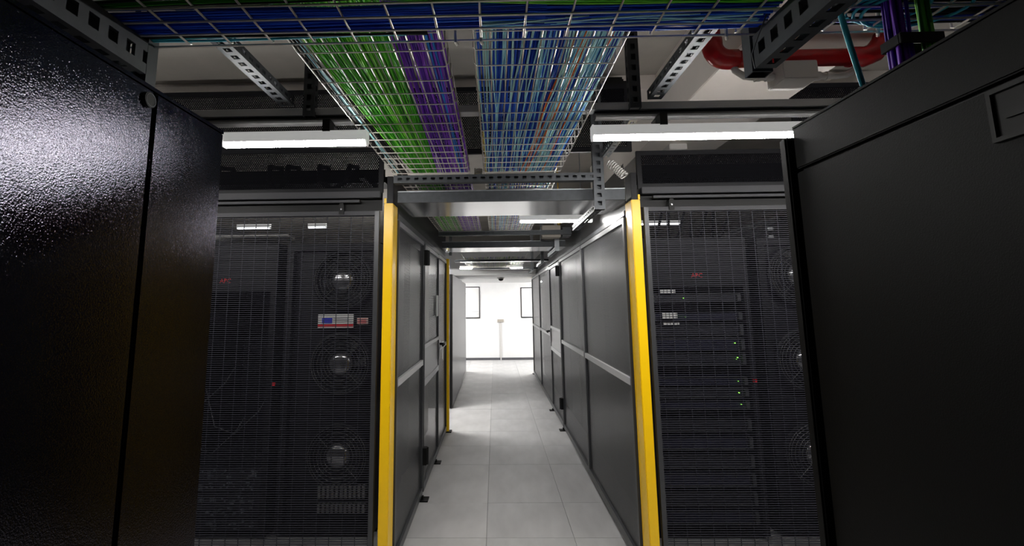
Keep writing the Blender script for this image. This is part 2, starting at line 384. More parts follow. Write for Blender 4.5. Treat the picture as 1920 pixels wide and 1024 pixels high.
# support under the far end of the trays
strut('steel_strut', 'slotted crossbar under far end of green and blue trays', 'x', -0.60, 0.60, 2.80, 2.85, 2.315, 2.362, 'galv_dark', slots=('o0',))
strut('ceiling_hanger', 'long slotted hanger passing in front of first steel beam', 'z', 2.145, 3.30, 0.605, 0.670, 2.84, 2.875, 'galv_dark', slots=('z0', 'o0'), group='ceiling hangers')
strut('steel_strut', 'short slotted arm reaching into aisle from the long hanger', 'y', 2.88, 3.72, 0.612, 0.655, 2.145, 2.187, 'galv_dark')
strut('steel_strut', 'slotted diagonal brace line above the right batten', 'y', 2.12, 2.82, 0.66, 0.70, 2.46, 2.50, 'galv')
strut('steel_strut', 'slotted crossbar inside aisle beyond the short batten', 'x', -0.60, 0.83, 5.10, 5.15, 2.315, 2.362, 'galv_dark', slots=('o0',))
for i, (y, x, lb) in enumerate(((5.62, 0.70, 'slotted hanger with arm at second steel beam'), (7.35, 0.70, 'slotted hanger with arm at third steel beam'), (9.2, 0.69, 'slotted hanger with arm at fourth steel beam'))):
    strut('ceiling_hanger', lb, 'z', 2.18, 3.30 if i < 2 else 3.30, x, x + 0.05, y - 0.10, y - 0.06, 'galv', slots=('z0',), group='ceiling hangers')
    strut('steel_strut', lb.replace('hanger with arm', 'arm of the hanger'), 'y', y - 0.05, y + 0.7, x, x + 0.042, 2.18, 2.222, 'galv')
strut('ceiling_hanger', 'short slotted hanger above far left yellow post', 'z', 2.22, 2.62, -0.60, -0.56, 6.30, 6.34, 'galv', slots=('z0',), group='ceiling hangers')

# steel beams across the aisle
def beam(y0, y1, z0, z1, label):
    t = thing('steel_beam', label, 'beam', (0.11, y0, z0), 'steel beams over the aisle')
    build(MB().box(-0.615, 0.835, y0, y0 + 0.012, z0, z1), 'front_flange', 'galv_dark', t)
    build(MB().box(-0.615, 0.835, y0 + 0.012, y1, z0, z0 + 0.008), 'underside_sheet', 'sheet', t)
    build(MB().box(-0.615, 0.835, y0 - 0.004, y0 + 0.02, z1, z1 + 0.006), 'top_lip', 'galv', t)
beam(3.00, 3.52, 2.237, 2.305, 'first steel beam between the two yellow posts')
beam(5.60, 6.08, 2.237, 2.305, 'second steel beam deeper over the aisle')
beam(7.40, 7.55, 2.225, 2.25, 'third thin steel beam over the aisle')
beam(9.20, 9.36, 2.225, 2.25, 'fourth thin steel beam nearest the end wall')

# ================================================================ yellow posts
def post(x0, x1, tabx, y0, y1, label, ext=True, zt=2.225):
    t = thing('corner_post', label, 'post', ((x0 + x1) / 2, (y0 + y1) / 2, 0), 'yellow corner posts')
    build(MB().box(x0, x1, y0, y1, 0.012, zt), 'post_tube', 'yellow', t, bevel=0.004)
    if ext:
        build(MB().box(tabx[0], tabx[1], y0, y0 + 0.012, zt, zt + 0.032), 'tab', 'yellow', t)
        build(MB().box(x0 + 0.006 if tabx[0] > x0 + .02 else tabx[1] + 0.002, tabx[0] - 0.002 if tabx[0] > x0 + .02 else x1 - 0.002, y0 + 0.005, y1 - 0.01, zt, 2.40), 'upper_sleeve', 'black', t, bevel=0.003)
    build(MB().box(x0 - 0.03, x1 + 0.03, y0 - 0.02, y1 + 0.02, 0.0, 0.012), 'base_plate', 'rubber', t)
post(-0.690, -0.632, (-0.690, -0.676), 2.95, 3.09, 'yellow post at near corner of left mesh fence')
post(0.855, 0.912, (0.900, 0.912), 2.95, 3.09, 'yellow post at near corner of right mesh fence')
post(-0.640, -0.595, (0, 0), 6.26, 6.33, 'far yellow post at end of left mesh fence', ext=False, zt=2.17)
post(0.850, 0.895, (0, 0), 11.08, 11.15, 'far yellow post at end of right mesh fence', ext=False, zt=2.17)

# ================================================================ aisle fences
def fence_panel(side, y0, y1, label, mid=True):
    x = -0.623 if side < 0 else 0.842
    xi, xo = (x, x - 0.035) if side < 0 else (x, x + 0.035); a, b = min(xi, xo), max(xi, xo)
    t = thing('fence_panel', label, 'fence', ((a + b) / 2, (y0 + y1) / 2, 0), 'perforated aisle fence panels')
    f = 0.03; g = 0.004
    build(MB().box(a, b, y0 + g, y0 + g + f, 0.03, 2.14), 'stile', 'frame', t); build(MB().box(a, b, y1 - g - f, y1 - g, 0.03, 2.14), 'stile', 'frame', t)
    build(MB().box(a, b, y0 + g + f, y1 - g - f, 2.105, 2.14), 'top_rail', 'rail', t)
    build(MB().box(a, b, y0 + g + f, y1 - g - f, 0.03, 0.085), 'bottom_rail', 'frame', t)
    build(MB().box(a - .001, b + .001, y0 + g + f, y1 - g - f, 1.075, 1.118), 'middle_rail', 'sill', t)
    c = (a + b) / 2
    build(MB().box(c - 0.0008, c + 0.0008, y0 + g + f, y1 - g - f, 0.085, 1.075), 'lower_perforated_sheet', 'perf_fence', t)
    build(MB().box(c - 0.0008, c + 0.0008, y0 + g + f, y1 - g - f, 1.118, 2.105), 'upper_perforated_sheet', 'perf_fence', t)
    return t
def fence_door(side, y0, y1, label, hinge_near=True):
    x = -0.618 if side < 0 else 0.837; s = side
    a, b = min(x, x + s * 0.035), max(x, x + s * 0.035)
    t = thing('fence_door', label, 'door', ((a + b) / 2, (y0 + y1) / 2, 0), 'perforated aisle doors')
    f = 0.035; g = 0.008; c = (a + b) / 2
    build(MB().box(a, b, y0 + g, y0 + g + f, 0.04, 2.125), 'stile', 'frame', t); build(MB().box(a, b, y1 - g - f, y1 - g, 0.04, 2.125), 'stile', 'frame', t)
    build(MB().box(a, b, y0 + g + f, y1 - g - f, 2.09, 2.125), 'top_rail', 'rail', t); build(MB().box(a, b, y0 + g + f, y1 - g - f, 0.04, 0.10), 'bottom_rail', 'frame', t)
    build(MB().box(a, b, y0 + g + f, y1 - g - f, 0.885, 0.935), 'lower_plate_rail', 'sill', t)
    pl = build(MB().box(c - 0.010, c + 0.010, y0 + g + f, y1 - g - f, 0.935, 1.235), 'lock_plate', 'plate', t)
    build(MB().box(a, b, y0 + g + f, y1 - g - f, 1.205, 1.24), 'upper_plate_rail', 'sill', t)
    build(MB().box(c - 0.0008, c + 0.0008, y0 + g + f, y1 - g - f, 0.10, 0.885), 'lower_perforated_sheet', 'perf_fence', t)
    build(MB().box(c - 0.0008, c + 0.0008, y0 + g + f, y1 - g - f, 1.24, 2.09), 'upper_perforated_sheet', 'perf_fence', t)
    xa = x - s * 0.0
    for z in (0.26, 1.93):
        yh = y0 + 0.004
        h = MB().box(min(xa - s * 0.028, xa + s * 0.01), max(xa - s * 0.028, xa + s * 0.01), yh - 0.03, yh + 0.03, z, z + 0.135); h.tube([(xa - s * 0.03, yh, z), (xa - s * 0.03, yh, z + 0.135)], 0.012, 8)
        build(h, 'hinge', 'rubber', t)
    # lever and escutcheon, near the free edge
    yl = y1 - 0.045
    hd = build(MB().box(min(x, x - s * 0.012), max(x, x - s * 0.012), yl - 0.03, yl + 0.03, 1.00, 1.20), 'escutcheon', 'rail', t, bevel=0.003)
    lv = MB().tube([(x - s * 0.010, yl, 1.16), (x - s * 0.055, yl, 1.16), (x - s * 0.062, yl - 0.03, 1.160), (x - s * 0.060, yl - 0.14, 1.152)], [0.013, 0.013, 0.014, 0.011], 8)
    build(lv, 'lever_handle', 'rubber', hd, smooth=True)
    return t
fence_panel(-1, 3.10, 4.25, 'first perforated fence panel behind left yellow post')
dl = fence_door(-1, 4.25, 5.36, 'perforated door with lever handle in left fence')
build(MB().box(-0.6175, -0.6155, 5.10, 5.26, 1.46, 1.68), 'notice_sheet', 'paper', dl, loc=(-0.6165, 5.18, 1.46))
fence_panel(-1, 5.36, 6.25, 'far perforated fence panel past the left door')
fence_panel(1, 3.10, 4.70, 'first perforated fence panel behind right yellow post')
fence_panel(1, 4.70, 6.31, 'second perforated panel of right fence, before the door')
fence_door(1, 6.31, 7.47, 'perforated door with grey lock plate in right fence')
fence_panel(1, 7.47, 9.25, 'perforated panel of right fence just past the door')
fence_panel(1, 9.25, 11.07, 'last perforated panel of right fence before end wall')
t = thing('key_bunch', 'bunch of keys on tags hanging from left door handle', 'keys', (-0.58, 5.40, 0.95))
for k, (dy, z0, z1, x) in enumerate(((0.0, 0.99, 1.13, -0.588), (0.05, 0.97, 1.12, -0.585), (0.09, 1.02, 1.13, -0.59))):
    build(MB().box(x, x + 0.004, 5.38 + dy, 5.40 + dy + 0.008, z0, z1), 'key_tag', 'paper', t)
build(MB().tube([(-0.588, 5.315, 1.145), (-0.586, 5.40, 1.135), (-0.588, 5.49, 1.125)], 0.003, 5), 'key_ring', 'chrome', t)
for i, (sx, y, lb) in enumerate(((-1, 4.20, 'black foot plate below hinge of left door'), (-1, 5.12, 'black foot plate below handle edge of left door'), (1, 6.33, 'black foot plate below hinge of right door'), (1, 7.45, 'black foot plate below far edge of right door'), )):
    x = -0.623 if sx < 0 else 0.842
    a, b = (x - 0.03, x + 0.055) if sx < 0 else (x - 0.055, x + 0.03)
    m = MB().box(a, b, y - 0.05, y + 0.05, 0.0, 0.008); m.box(x - 0.014, x + 0.014, y - 0.014, y + 0.014, 0.008, 0.032)
    tag(build(m, 'foot_plate', 'rubber'), lb, 'foot plate', 'fence foot plates')
# infill above the fences
def upper(side, y0, y1, z1, label):
    x = -0.64 if side < 0 else 0.86
    t = thing('upper_panel', label, 'panel', (x, (y0 + y1) / 2, 2.15), 'infill panels above the fences')
    build(MB().box(x - 0.0008, x + 0.0008, y0, y1, 2.185, z1), 'perforated_sheet', 'perf_upper_y' if side > 0 else 'black', t)
    build(MB().box(x - 0.012, x + 0.012, y0, y1, 2.15, 2.185), 'bottom_channel', 'frame', t)
upper(-1, 3.10, 6.25, 2.55, 'black infill panel above the left fence')
upper(1, 3.10, 4.70, 2.50, 'grey perforated infill panel above the first right fence panel')
upper(1, 4.71, 11.0, 2.50, 'long grey perforated infill panel above rest of right fence')

# far left cabinets
for (y0, y1, x, lb) in ((7.60, 9.84, -0.672, 'tall grey cabinet beyond the left passage, nearer one'), (9.88, 11.6, -0.70, 'tall grey cabinet beyond the left passage, next to end corridor')):
    t = thing('equipment_cabinet', lb, 'cabinet', (x - 0.5, (y0 + y1) / 2, 0), 'far cabinets')
    build(MB().box(x - 1.0, x, y0 + 0.04, y1, 0.02, 2.05), 'body', 'gloss', t, bevel=0.006)
    build(MB().box(x - 0.98, x - 0.01, y0, y0 + 0.038, 0.03, 2.045), 'door', 'rubber', t, bevel=0.004)
    build(MB().box(x - 0.97, x - 0.03, y0 + 0.08, y1 - 0.04, 0.0, 0.02), 'plinth', 'rubber', t)

# ================================================================ near cabinets
t = thing('server_cabinet', 'black wrinkle-painted server cabinet along the left side', 'cabinet', (-1.1, -0.4, 0))
build(MB().box(-1.62, -0.622, -1.6, 1.03, 0.03, 1.98), 'carcass', 'black', t)
build(MB().box(-0.624, -0.612, -1.6, 0.812, 0.05, 1.985), 'side_panel', 'wrinkle', t, bevel=0.003)
build(MB().box(-0.624, -0.612, 0.819, 1.036, 0.05, 1.985), 'corner_panel', 'wrinkle', t, bevel=0.003)
build(MB().box(-1.62, -0.612, -1.6, 1.036, 1.985, 1.992), 'top_cover', 'wrinkle', t)
build(MB().box(-1.60, -0.64, -1.58, 1.02, 0.0, 0.03), 'plinth', 'rubber', t)
lk = MB(); lk.v = []
k = build(MB().tube([(-0.612, 0.797, 1.962), (-0.606, 0.797, 1.962)], 0.014, 18), 'lock', 'rubber', t)
build(MB().tube([(-0.606, 0.797 + 0.0115 * math.cos(a), 1.962 + 0.0115 * math.sin(a)) for a in [2 * math.pi * i / 20 for i in range(21)]], 0.0009, 5, caps=False), 'lock_ring', 'frame', k, smooth=True)

t = thing('server_cabinet', 'satin black server cabinet along the right side with recessed handle', 'cabinet', (1.2, -0.4, 0))
build(MB().box(0.702, 1.72, -1.6, 1.07, 0.03, 1.98), 'carcass', 'black', t)
build(MB().box(0.690, 0.704, -1.6, 1.076, 0.05, 1.884), 'side_panel', 'satin', t, bevel=0.0025)
build(MB().box(0.690, 0.704, -1.6, 1.076, 1.892, 1.990), 'top_panel', 'satin', t, bevel=0.0025)
build(MB().box(0.69, 1.72, -1.6, 1.076, 1.985, 1.992), 'top_cover', 'satin', t)
build(MB().box(0.678, 1.72, 1.086, 1.112, 0.05, 1.972), 'rear_door', 'satin', t, bevel=0.004)
build(MB().box(0.72, 1.70, -1.58, 1.05, 0.0, 0.03), 'plinth', 'rubber', t)
h = MB()
y0, y1, z0, z1 = 0.575, 0.648, 1.808, 1.881
h.box(0.684, 0.690, y0, y1, z0, z0 + 0.006); h.box(0.684, 0.690, y0, y1, z1 - 0.006, z1); h.box(0.684, 0.690, y0, y0 + 0.006, z0 + .006, z1 - .006); h.box(0.684, 0.690, y1 - 0.006, y1, z0 + .006, z1 - .006)
hd = build(h, 'handle_recess', 'rubber', t)
build(MB().box(0.6885, 0.6899, y0 + .006, y1 - .006, z0 + .006, z1 - .006), 'recess_back', 'rubber', hd)
build(MB().box(0.685, 0.688, y0 + .02, y1 - .02, z0 + .028, z0 + .036), 'finger_latch', 'rubber', hd)

# ================================================================ mesh doors facing the camera
def mesh_door(x0, x1, label, bracket_x):
    z0, z1, y = 0.04, 2.183, 3.0; f = 0.027
    t = thing('mesh_door', label, 'door', ((x0 + x1) / 2, y, z0), 'sliding wire mesh doors')
    build(MB().box(x0, x0 + f, y - 0.016, y + 0.016, z0, z1), 'stile', 'frame', t); build(MB().box(x1 - f, x1, y - 0.016, y + 0.016, z0, z1), 'stile', 'frame', t)
    build(MB().box(x0 + f, x1 - f, y - 0.016, y + 0.016, z1 - f, z1), 'top_rail', 'rail_dark', t); build(MB().box(x0 + f, x1 - f, y - 0.016, y + 0.016, z0, z0 + f), 'bottom_rail', 'frame', t)
    m = MB(); a = 0.0019
    z = z0 + f + 0.0127
    while z < z1 - f:
        m.box(x0 + f, x1 - f, y - 0.006, y - 0.006 + 2 * a, z - a, z + a); z += 0.0127
    x = x0 + f + 0.04
    while x < x1 - f:
        m.box(x - a, x + a, y - 0.002, y - 0.002 + 2 * a, z0 + f, z1 - f); x += 0.0762
    tag(build(m, 'wire_mesh', 'meshwire', t), kind='stuff')
    b = MB().box(bracket_x - 0.016, bracket_x + 0.016, y - 0.024, y - 0.017, z1 - 0.02, z1 + 0.04); b.box(bracket_x - 0.012, bracket_x + 0.012, y - 0.026, y + 0.0, z1 + 0.030, z1 + 0.052)
    br = build(b, 'roller_bracket', 'rubber', t)
    build(MB().tube([(bracket_x, y - 0.030, z1 + 0.012), (bracket_x, y - 0.024, z1 + 0.012)], 0.006, 8), 'bolt', 'chrome', br)
    return t
mesh_door(-2.35, -0.728, 'sliding wire mesh door left of the aisle, fans behind it', -0.968)
mesh_door(0.943, 2.55, 'sliding wire mesh door right of the aisle, servers behind it', 1.115)
def door_track(x0, x1, xs0, xs1, label):
    t = thing('door_track', label, 'track', ((x0 + x1) / 2, 2.97, 2.2), 'sliding door tracks')
    build(MB().box(x0, x1, 2.945, 2.985, 2.262, 2.303), 'upper_channel', 'rail_dark', t, bevel=0.003)
    build(MB().box(x0, x1, 3.0165, 3.0195, 2.19, 2.31), 'back_plate', 'rubber', t)
    build(MB().box(xs0, xs1, 2.962, 2.992, 2.236, 2.252), 'lower_strip', 'rail_dark', t)
door_track(-2.5, -0.715, -2.45, -0.85, 'dark sliding-door track above the left mesh door')
door_track(0.925, 2.6, 1.0, 2.5, 'dark sliding-door track above the right mesh door')
# perforated infill over the mesh doors
def over(x0, x1, z0, z1, label):
    t = thing('perforated_infill', label, 'panel', ((x0 + x1) / 2, 3.03, z0), 'perforated panels over the mesh doors')
    build(MB().box(x0 + .03, x1 - .03, 3.029, 3.0306, z0 + .03, z1 - .03), 'perforated_sheet', 'perf_upper', t)
    f = MB().box(x0, x1, 3.02, 3.04, z0, z0 + .03); build(f, 'bottom_channel', 'black', t)
    build(MB().box(x0, x1, 3.02, 3.04, z1 - .03, z1), 'top_channel', 'black', t)
    build(MB().box(x0, x0 + .03, 3.02, 3.04, z0 + .03, z1 - .03), 'side_channel', 'black', t); build(MB().box(x1 - .03, x1, 3.02, 3.04, z0 + .03, z1 - .03), 'side_channel', 'black', t)
over(-2.6, -0.715, 2.312, 2.615, 'lower black perforated panel above left mesh door')
over(-2.6, -0.715, 2.62, 2.81, 'middle black perforated panel above left mesh door')
over(-2.6, -0.715, 2.815, 3.02, 'topmost black perforated panel above left mesh door')
over(-0.71, 0.90, 2.56, 3.02, 'black perforated panel high over the aisle mouth')
over(0.925, 2.75, 2.312, 2.56, 'black perforated panel above right mesh door')
over(1.95, 2.75, 2.565, 3.0, 'black perforated panel right of the pale ceiling beam')
# cable trays right behind the infill
for (x0, x1, z, lb) in ((-2.6, -0.75, 2.43, 'dark cable duct seen through left perforated panel'), (1.0, 2.7, 2.43, 'dark cable duct seen through right perforated panel')):
    t = thing('cable_duct', lb, 'cable duct', ((x0 + x1) / 2, 3.32, z))
    build(MB().box(x0, x1, 3.22, 3.42, z, z + 0.006), 'base', 'rubber', t)
    for ya in (3.22, 3.414): build(MB().box(x0, x1, ya, ya + 0.006, z + .006, z + 0.09), 'side_wall', 'rubber', t)
    for xx in (x0 + .12, x1 - .12): build(MB().box(xx - .02, xx + .02, 3.04, 3.42, z - .012, z), 'wall_bracket', 'rubber', t)
for i, (x, r) in enumerate(((-1.93, 0.11), (-1.42, 0.06), (-1.05, 0.10))):
    pts = [(x - r, 3.3, 2.449), (x - r, 3.222, 2.542), (x - r, 3.06, 2.50), (x - r * .9, 3.0485, 2.40), (x, 3.0485, 2.34), (x + r * .9, 3.0485, 2.40), (x + r, 3.06, 2.50), (x + r, 3.222, 2.542), (x + r, 3.3, 2.449)]
    tag(build(MB().tube(pts, 0.018, 8), 'cable_loop', CK[0], smooth=True), ['black cable loop behind left perforated panel, leftmost', 'small black cable loop behind left perforated panel, middle one', 'black cable loop behind left perforated panel nearest green cables'][i], 'cable', 'cable loops')

# ================================================================ inside the cages
def text_mesh(txt, size, name, m, parent, x, y, z):
    cu = bpy.data.curves.new(name, 'FONT'); cu.body = txt; cu.size = size; cu.extrude = 0.0005; cu.resolution_u = 2
    o = bpy.data.objects.new(name, cu); COL.objects.link(o)
    me = bpy.data.meshes.new_from_object(o.evaluated_get(bpy.context.evaluated_depsgraph_get())); bpy.data.objects.remove(o)
    me.materials.clear(); me.materials.append(M_[m])
    me.transform(Matrix.Rotation(math.pi / 2, 4, 'X'))
    return finish(bpy.data.objects.new(name, me), parent, Vector((x, y, z)))
def fan(parent, c):
    y = c[1]
    b = build(MB().lathe_y((c[0], y, c[2]), [(0.225, 0.0), (0.205, -0.012), (0.195, 0.0), (0.195, 0.06)], 36), 'fan_housing', 'rack', parent, smooth=True, loc=c)
    g = MB()
    for R in (0.09, 0.115, 0.14, 0.165, 0.19, 0.207): g.torus((c[0], y - 0.02, c[2]), R, 0.0022, n=36, m=4)
    for a in range(4):
        q = math.pi / 4 + a * math.pi / 2; g.tube([(c[0] + 0.085 * math.cos(q), y - 0.019, c[2] + 0.085 * math.sin(q)), (c[0] + 0.21 * math.cos(q), y - 0.019, c[2] + 0.21 * math.sin(q))], 0.0025, 4)
    build(g, 'fan_guard', 'guard', b)
    build(MB().lathe_y((c[0], y, c[2]), [(0.001, -0.03), (0.05, -0.028), (0.078, -0.016), (0.088, 0.0), (0.088, 0.04)], 28), 'fan_motor', 'chrome', b, smooth=True)
    me = None
    for a in range(7):
        q = a * 2 * math.pi / 7; m = MB()
        p = []
        for (R, dq) in ((0.08, -0.28), (0.185, -0.10), (0.185, 0.30), (0.08, 0.20)):
            for dy in (0.0, 0.004):
                p.append((c[0] + R * math.cos(q + dq), y + 0.02 + dq * 0.06 + dy, c[2] + R * math.sin(q + dq)))
        m.v = p; m.f = [(0, 2, 4, 6), (1, 7, 5, 3), (0, 1, 3, 2), (2, 3, 5, 4), (4, 5, 7, 6), (6, 7, 1, 0)]
        build(m, 'fan_blade', 'rubber', b)
    return b
def cooler(x0, x1, cx, label, flag=True):
    y = 3.55
    t = thing('cooling_unit', label, 'cooling unit', ((x0 + x1) / 2, y, 0), 'row cooling units')
    build(MB().box(x0, x1, y + 0.06, y + 1.0, 0.03, 2.05), 'body', 'rack', t)
    build(MB().box(x0, x1, y + 0.1, y + 0.9, 0.0, 0.03), 'plinth', 'rubber', t)
    f = MB().box(x0, x0 + 0.05, y, y + 0.06, 0.03, 2.05); f.box(x1 - 0.05, x1, y, y + 0.06, 0.03, 2.05); f.box(x0 + .05, x1 - .05, y, y + 0.06, 2.0, 2.05); f.box(x0 + .05, x1 - .05, y, y + 0.06, 0.03, 0.08)
    build(f, 'door_frame', 'rack', t)
    for z in (1.774, 1.170, 0.535): fan(t, (cx, y, z))
    for (za, zb) in ((0.265, 0.345), (0.172, 0.225)):
        l = MB()
        for k in range(11): l.box(x0 + 0.30 + k * 0.031, x0 + 0.30 + k * 0.031 + 0.018, y - 0.02, y + 0.03, za, zb)
        l.box(x0 + 0.29, x0 + 0.65, y + 0.03, y + 0.035, za, zb)
        build(l, 'grille', 'louvre', t)
    return t
cl = cooler(-1.55, -0.86, -1.125, 'black cooling unit with three fans behind left mesh door')
lb = build(MB().box(-1.282, -1.025, 3.50, 3.505, 1.43, 1.526), 'label_plate', 'paper', cl, loc=(-1.15, 3.5, 1.43))
build(MB().box(-1.252, -1.178, 3.4985, 3.5, 1.462, 1.502), 'blue_field', 'flag_blue', lb)
build(MB().box(-1.282, -1.025, 3.4985, 3.5, 1.436, 1.456), 'red_stripe', 'flag_red', lb)
m = MB()
for k, (a, b) in enumerate(((-1.17, -1.04), (-1.17, -1.05), (-1.17, -1.06))): m.box(a, b, 3.4985, 3.5, 1.468 + k * 0.014, 1.472 + k * 0.014)
build(m, 'print_lines', 'ink', lb)
l2 = build(MB().box(-0.998, -0.918, 3.50, 3.505, 1.452, 1.502), 'small_label', 'pink', cl, loc=(-0.96, 3.5, 1.45))
m = MB()
for k in range(3): m.box(-0.99, -0.93, 3.4985, 3.5, 1.462 + k * 0.012, 1.466 + k * 0.012)
build(m, 'print_lines', 'flag_red', l2)
cooler(1.93, 2.62, 2.215, 'black cooling unit with three fans behind right mesh door')
def rack(x0, x1, label, logo_x):
    y = 3.50
    t = thing('server_rack', label, 'server rack', ((x0 + x1) / 2, y, 0), 'server racks in the cages')
    build(MB().box(x0, x0 + 0.04, y, y + 1.05, 0.03, 2.05), 'side_wall', 'rack', t); build(MB().box(x1 - 0.04, x1, y, y + 1.05, 0.03, 2.05), 'side_wall', 'rack', t)
    build(MB().box(x0 + .04, x1 - .04, y + 0.0, y + 1.05, 2.0, 2.05), 'roof', 'rack', t); build(MB().box(x0 + .04, x1 - .04, y + 0.98, y + 1.05, 0.03, 2.0), 'rear_door', 'rack', t)
    build(MB().box(x0 + .02, x1 - .02, y + .05, y + 1.0, 0.0, 0.03), 'plinth', 'rubber', t)
    pn = build(MB().box(x0 + .04, x1 - .04, y, y + 0.012, 1.60 + 0.10, 2.0), 'blank_panel', 'rack', t)
    text_mesh('APC', 0.044, 'logo', 'logo_red', pn, logo_x, y - 0.001, 1.762)
    return t
rL = rack(-2.36, -1.60, 'black server rack with red logo behind left mesh door', -2.02)
rR = rack(1.06, 1.82, 'black server rack full of servers behind right mesh door', 1.415)
# taller cabinets added behind the aisle fences to block sight of the lamps
for (sd, y0, y1, lb) in ((-1, 4.75, 6.15, 'tall black cabinet behind far half of left fence'), (1, 4.75, 6.2, 'tall black cabinet behind second panel of right fence'), (1, 6.3, 7.7, 'tall black cabinet behind the right fence door'),
                         (1, 7.8, 9.3, 'tall black cabinet behind right fence just past the door'), (1, 9.4, 10.9, 'tall black cabinet behind last right fence panel')):
    xa, xb = (-1.75, -0.86) if sd < 0 else (1.08, 2.0)
    t = thing('cage_cabinet', lb, 'cabinet', ((xa + xb) / 2, (y0 + y1) / 2, 0), 'tall cabinets in the cages')
    build(MB().box(xa, xb, y0, y1, 0.03, 2.20), 'body', 'rack', t, bevel=0.004)
    build(MB().box(xa + .03, xb - .03, y0 + .03, y1 - .03, 0.0, 0.03), 'plinth', 'rubber', t)
    xf = xb if sd < 0 else xa; n = 2
    for k in range(n):
        ya = y0 + .01 + k * (y1 - y0) / n; yb = y0 - .01 + (k + 1) * (y1 - y0) / n
        d = build(MB().box(min(xf, xf - sd * .02), max(xf, xf - sd * .02), ya, yb, 0.06, 2.17), 'door', 'black', t, bevel=0.003)
        build(MB().box(min(xf - sd * .02, xf - sd * .035), max(xf - sd * .02, xf - sd * .035), yb - .07, yb - .05, 0.95, 1.15), 'handle', 'frame', d)
# units in the racks
def server(x0, x1, z0, z1, label, m='server', leds=(), group='servers in right rack', tag_w=None):
    t = thing('rack_server', label, 'server', ((x0 + x1) / 2, 3.53, z0), group)
    build(MB().box(x0, x1, 3.53, 4.2, z0, z1), 'chassis', m, t)
    fr = MB().box(x0, x1, 3.520, 3.53, z1 - 0.004, z1); fr.box(x0, x1, 3.520, 3.53, z0, z0 + 0.004)
    build(fr, 'bezel_edge', 'frame', t)
    e = MB().box(x0 + 0.005, x0 + 0.03, 3.505, 3.53, z0 + .006, z1 - .006); build(e, 'ear', 'frame', t)
    e = MB().box(x1 - 0.03, x1 - 0.005, 3.505, 3.53, z0 + .006, z1 - .006); build(e, 'ear', 'frame', t)
    for (x, z) in leds: build(MB().box(x - .002, x + .002, 3.517, 3.53, z - .002, z + .002), 'status_light', 'led_green', t)
    return t
X0, X1 = 1.115, 1.765
wd = ['topmost', 'second', 'third', 'fourth', 'fifth', 'sixth', 'seventh', 'eighth', 'ninth', 'tenth', 'eleventh', 'twelfth', 'thirteenth', 'fourteenth']
zz = [1.585, 1.455, 1.345, 1.245, 1.145, 1.005, 0.925, 0.845, 0.70, 0.58, 0.46, 0.34, 0.22, 0.10]
for i, z in enumerate(zz):
    hgt = 0.085 if i not in (0, 1, 5, 6, 7) else 0.06
    led = {0: [(1.36, z + .03)], 1: [(1.32, z + .03), (1.34, z + .03), (1.365, z + .028)], 3: [(1.70, z + .05)], 4: [(1.70, z + .04), (1.71, z + .05)], 5: [(1.70, z + .03)], 6: [(1.70, z + .03)], 7: [(1.71, z + .03)]}.get(i, [])
    server(X0, X1, z, z + hgt, 'dark rack server, %s from the top of right rack' % wd[i], 'server2' if i % 2 else 'server', led)
for i, (x0, x1, z0, z1) in enumerate(((1.185, 1.292, 1.652, 1.676), (1.190, 1.295, 1.470, 1.512), (1.195, 1.305, 1.425, 1.445))):
    tg = thing('paper_tag', ['single white tag above the others on right rack', 'large white tag in the middle of right rack', 'low white tag under the large one on right rack'][i], 'tag', ((x0 + x1) / 2, 3.49, z0), 'white tags on the right rack')
    build(MB().box(x0, x1, 3.492, 3.495, z0, z1), 'sheet', 'paper', tg)
    m = MB()
    for k in range(4): m.box(x0 + 0.022 + k * .025, x0 + .026 + k * .025, 3.4905, 3.492, z0, z1)
    build(m, 'print_bars', 'ink', tg)
# left rack: boards at the bottom, cables above
zb = 0.06
for i in range(5):
    t = thing('rack_server', 'open circuit unit low in left rack, %s from the bottom' % ['first', 'second', 'third', 'fourth', 'fifth'][i], 'server', (-1.98, 3.53, zb), 'circuit units in left rack')
    build(MB().box(-2.31, -1.65, 3.54, 4.2, zb, zb + 0.075), 'chassis', 'server', t)
    m = MB()
    for k in range(26):
        x = random.uniform(-2.28, -1.70); z = random.uniform(zb + .004, zb + .055)
        m.box(x, x + random.uniform(.008, .035), 3.522 + random.uniform(0, .012), 3.54, z, z + random.uniform(.005, .02))
    tag(build(m, 'components', 'board', t), kind='stuff'); zb += 0.083
for i, (x, z) in enumerate(((-2.0, 0.62), (-1.85, 0.75), (-2.1, 0.95))):
    pts = [(x - .25, 3.56, z + .25), (x - .15, 3.52, z), (x, 3.51, z - .05), (x + .16, 3.52, z + .10), (x + .2, 3.56, z + .2)]
    tag(build(MB().tube(pts, 0.004, 6), 'rack_cable', 'frame', smooth=True), ['thin grey cable sagging low in left rack', 'thin grey cable sagging in the middle of left rack', 'thin grey cable sagging high in left rack'][i], 'cable', 'cables in left rack')
for i, (x, z) in enumerate(((-1.595, 1.03), (1.79, 1.03))):
    tag(build(MB().box(x, x + 0.025, 3.490, 3.4995, z, z + 0.02), 'red_tag', 'flag_red'), ['small red tag beside the left cooling unit', 'small red tag beside the right cooling unit'][i], 'tag', 'red tags')
tag(build(MB().box(-2.36, -1.57, 3.60, 3.72, 2.085, 2.13), 'cable_trunking', 'white', bevel=0.003), 'pale horizontal trunking on top of left rack', 'trunking')
